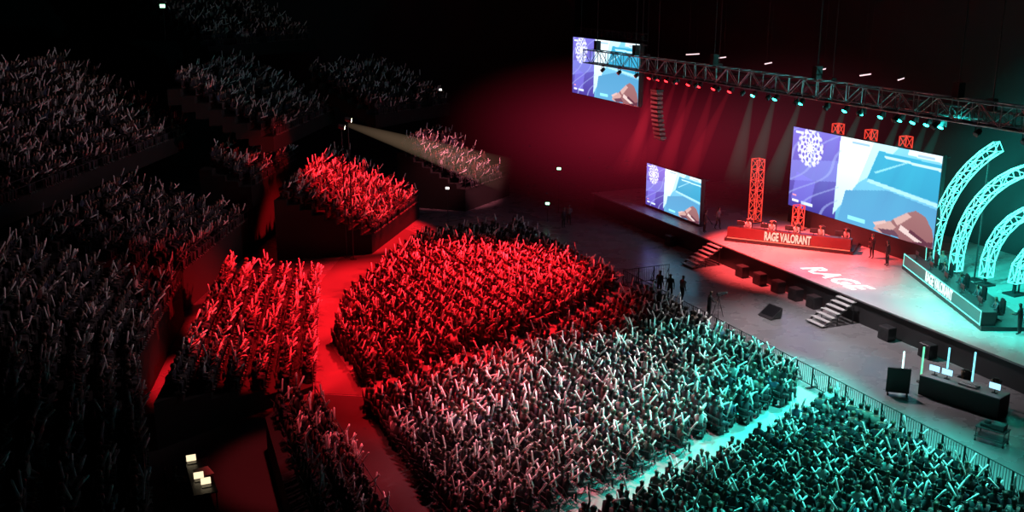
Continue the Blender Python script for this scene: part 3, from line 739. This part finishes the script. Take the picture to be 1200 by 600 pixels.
c9=thing('office_chair','black office chair at control table','chair',(2.1,39.3,0),0,parts=gch)
def spotfix(x,y,z,zb,g,label,name='follow_spot'):
    b=MB(); b.tube((0,0,zb-z),(0,0,-.1),.04,n=6); b.box((0,0,zb-z+.03),(.4,.4,.06))
    h=MB(); h.lathe((-.25,0,0),(1,-.2,-.25),[(0,.1),(.05,.16),(.45,.18),(.5,.2)],12)
    e=MB(); e.lathe((-.25,0,0),(1,-.2,-.25),[(.502,.18),(.53,.12)],12)
    thing(name,label,'light',(x,y,z),parts=[('pole',b.mesh('pole',[M_black])),('lamp_body',h.mesh('lamp_body2',[M_blackg])),('lens',e.mesh('lens3',[g]))],group='stand lamps')
spotfix(17.6,72.4,9.8,0,M_ewarm,'bright white follow spot on a tall pole')
spotfix(17.9,71.6,10.4,0,M_ewarm,'bright white follow spot on a tall pole')
def exitlamp(x,y,z,zb,g,s=1):
    h=MB(); h.box((0,0,0),(.1,.4*s,.26*s),bev=.02)
    e=MB(); e.box((-.055,0,0),(.01,.34*s,.2*s))
    p=MB(); p.tube((0,0,zb-z),(0,0,-.1),.03,n=5)
    thing('exit_lamp','small glowing green-white sign lamp in dark stands','lamp',(x,y,z),1.0,parts=[('housing',h.mesh('housing',[M_black])),('glow_panel',e.mesh('glow_panel',[g])),('pole',p.mesh('lamp_pole',[M_black]))],group='sign lamps')
exitlamp(8.5,101,17.6,0,M_egreen,1.5); exitlamp(38.5,79.6,4.0,0,M_egreen); exitlamp(28.3,80,3.0,0,M_ewhite,.9); exitlamp(36.5,105,8.5,0,M_ewhite); exitlamp(-6.2,75,15.6,11.5,M_ewhite,1.1); exitlamp(36.2,77,1.6,0,M_egreen)
for i,(y,a) in enumerate([(65.4,.5),(59.7,.6),(54.1,.5),(50.0,.4),(69.3,.2),(47,.6)]):
    b=MB(); b.tube((-.7,0,0),(.7,0,0),.045,n=8)
    c=MB(); c.tube((-.4,0,0.03),(-.4,0,26.98-14.3),.01,n=4); c.tube((.4,0,0.03),(.4,0,26.98-14.3),.01,n=4); c.box((0,0,.07),(1.45,.1,.05))
    o=thing('hanging_tube_lamp','thin pinkish tube lamp hanging from ceiling','light',(45,y,14.3),a,parts=[('glowing_tube',b.mesh('lamp_tube',[emat('pink_tube',(1,.7,.75),1.3)])),('suspension',c.mesh('suspension',[M_black]))],group='hanging tube lamps')

# ------------------------------------------------------------ lights
def spot(loc,tgt,col,P,ang,blend=.3,rad=.4):
    l=bpy.data.lights.new('spot_lamp','SPOT'); l.color=col; l.energy=P; l.spot_size=math.radians(ang); l.spot_blend=blend; l.shadow_soft_size=rad
    o=bpy.data.objects.new('spot_lamp',l); o.location=loc; o.rotation_euler=(Vector(tgt)-Vector(loc)).to_track_quat('-Z','Y').to_euler(); COL.objects.link(o)
RED=(1,.010,.018);PINK=(1,.34,.42);TEAL=(.03,1,.8)
spot((37,62,13.2),(21,61,0),RED,150000,54,.6)
spot((25,68,24),(20.5,60,0),RED,150000,58,.6)
spot((11,60,25),(10.2,60,1),RED,90000,25,.35)
spot((8.5,51,25),(7.2,51.5,1),RED,90000,25,.35)
spot((9,42,25),(8.0,40,1),(1,.06,.08),20000,22,.5)
spot((18,52,25),(15,46,0),RED,80000,30,.7)
spot((20,48,25),(14,37,0),(1,.05,.08),30000,30,.8)
spot((28,76,24),(20.5,79,3),RED,150000,33,.3)
spot((24,72,9),(14,83,5.5),RED,7000,30,.5)
spot((37,50,13.2),(20.5,40.5,0),PINK,46000,38,.8)
spot((22,44,25),(18.5,37.5,0),PINK,42000,38,.9)
spot((38,42,13.2),(28,39.5,0),TEAL,40000,60,.6)
spot((31,34,24),(27,32,0),TEAL,52000,46,.6)
spot((34,27,15),(28,29.5,0),(.2,1,.85),11000,70,.7)  # extra teal fill added to brighten the nearest floor seats
spot((24,48,25),(-3,50,6),(1,.6,.66),5000,40,.6)
spot((34,60,24),(0,76,9),(1,.55,.62),6000,44,.6)
spot((36,76,14),(32,88,3),(1,.22,.28),15000,36,.4)
# stage
spot((40,58,14),(45.5,57,1.5),(1,.07,.07),75000,56,.7)
spot((43,54,9),(47,58,2.4),(1,.30,.22),3500,50,.7)  # added fill to brighten the players at the red desk
spot((40,51,14),(44.5,50.5,1.5),(1,.22,.24),16000,36,.8)
spot((40,48,14),(46.5,47.5,1.5),(1,.75,.75),6500,36,.8)
spot((40,40,14),(50,40,2),TEAL,18000,70,.7)
spot((44,44,10),(59,44,5),TEAL,12000,90,.9)
spot((44,36,9),(59,36,5),TEAL,12000,90,.9)
spot((43,38,10),(38,48,14),(.2,1,.9),2500,70,.8)  # weak teal wash added to bring out the front truss
spot((37,76,9),(40,66,10.5),(1,.1,.12),2500,50,.6)  # small red light added to pick out the line array
spot((37.5,46,13),(37.4,43,0),(1,.85,.88),10500,90,.8)  # added light lifting the bare floor before the stage
w=bpy.data.worlds.new('World'); scene.world=w; w.use_nodes=True
w.node_tree.nodes['Background'].inputs[0].default_value=(.3,.15,.2,1); w.node_tree.nodes['Background'].inputs[1].default_value=.01

# ------------------------------------------------------------ haze
def volmat(name,c,s,kind):
    m,n,l=newmat(name); n.remove(n['Principled BSDF'])
    e=n.new('ShaderNodeEmission'); e.inputs['Color'].default_value=(*c,1)
    tc=n.new('ShaderNodeTexCoord')
    if kind=='sph':
        g=n.new('ShaderNodeTexGradient'); g.gradient_type='SPHERICAL'; l.new(tc.outputs['Object'],g.inputs['Vector'])
        p=n.new('ShaderNodeMath'); p.operation='POWER'; p.inputs[1].default_value=1.6; l.new(g.outputs['Fac'],p.inputs[0])
    else:
        sx=n.new('ShaderNodeSeparateXYZ'); l.new(tc.outputs['Object'],sx.inputs[0])
        p=n.new('ShaderNodeMapRange'); p.inputs['From Min'].default_value=-1; p.inputs['From Max'].default_value=0; l.new(sx.outputs['Z'],p.inputs['Value'])
    q=n.new('ShaderNodeMath'); q.operation='MULTIPLY'; q.inputs[1].default_value=s; l.new(p.outputs[0],q.inputs[0]); l.new(q.outputs[0],e.inputs['Strength'])
    l.new(e.outputs[0],n['Material Output'].inputs['Volume']); return m
def haze(loc,sc,c,s,label):  # haze glows by itself: lamp light in the air put in as emission
    mb=MB(); prof=[(-cos(t),max(.001,sin(t))) for t in np.linspace(0,pi,17)]; mb.lathe((0,0,0),(0,0,1),prof,24)
    o=obj('haze_glow',mb.mesh('haze_glow',[volmat('haze',c,s,'sph')],True),loc,label=label,category='haze',kind='stuff'); o.scale=sc
haze((42,75,7.2),(15,24,7.1),(1,.03,.10),.011,'faint red glow put in for lit haze beside stage')
haze((48,60,9),(10,16,7),(.8,.10,.18),.006,'pale pink glow put in for lit haze above stage')
haze((53.5,42,7),(6,14,6.5),(.03,1,.85),.014,'teal glow put in for lit haze behind stage arches')
mb=MB(); mb.lathe((0,0,-1),(0,0,1),[(0,1),(1,.12)],20); 
def beam(loc,tgt,r,mat,label):  # beam is a self-glowing cone, its light put into the volume
    d=Vector(tgt)-Vector(loc); o=obj('light_beam',bm_me[mat],loc,label=label,category='light beam',kind='stuff'); o.scale=(r,r,d.length); o.rotation_euler=d.to_track_quat('-Z','Y').to_euler()
bm_me={}
for k,c,s in (('r',(1,.03,.06),.13),('t',(.03,1,.8),.05),('w',(1,.65,.4),.10)):
    bm_me[k]=mb.mesh('beam_'+k,[volmat('beam_'+k,c,s,'cone')])
for i,y in enumerate(ry): beam((42.3,y,12.5),(40.5-1*(i%3),y-1.5+(i%4),5.0),.8,'r','soft red light beam in haze')
for i,y in enumerate(ty): beam((42.3,y,12.5),(44+.5*(i%3),y+4+(i%3),5.5),.8,'t','soft teal light beam in haze')
beam((18.0,72.2,9.9),(30,71,5.5),1.4,'w','warm follow spot beam in haze')
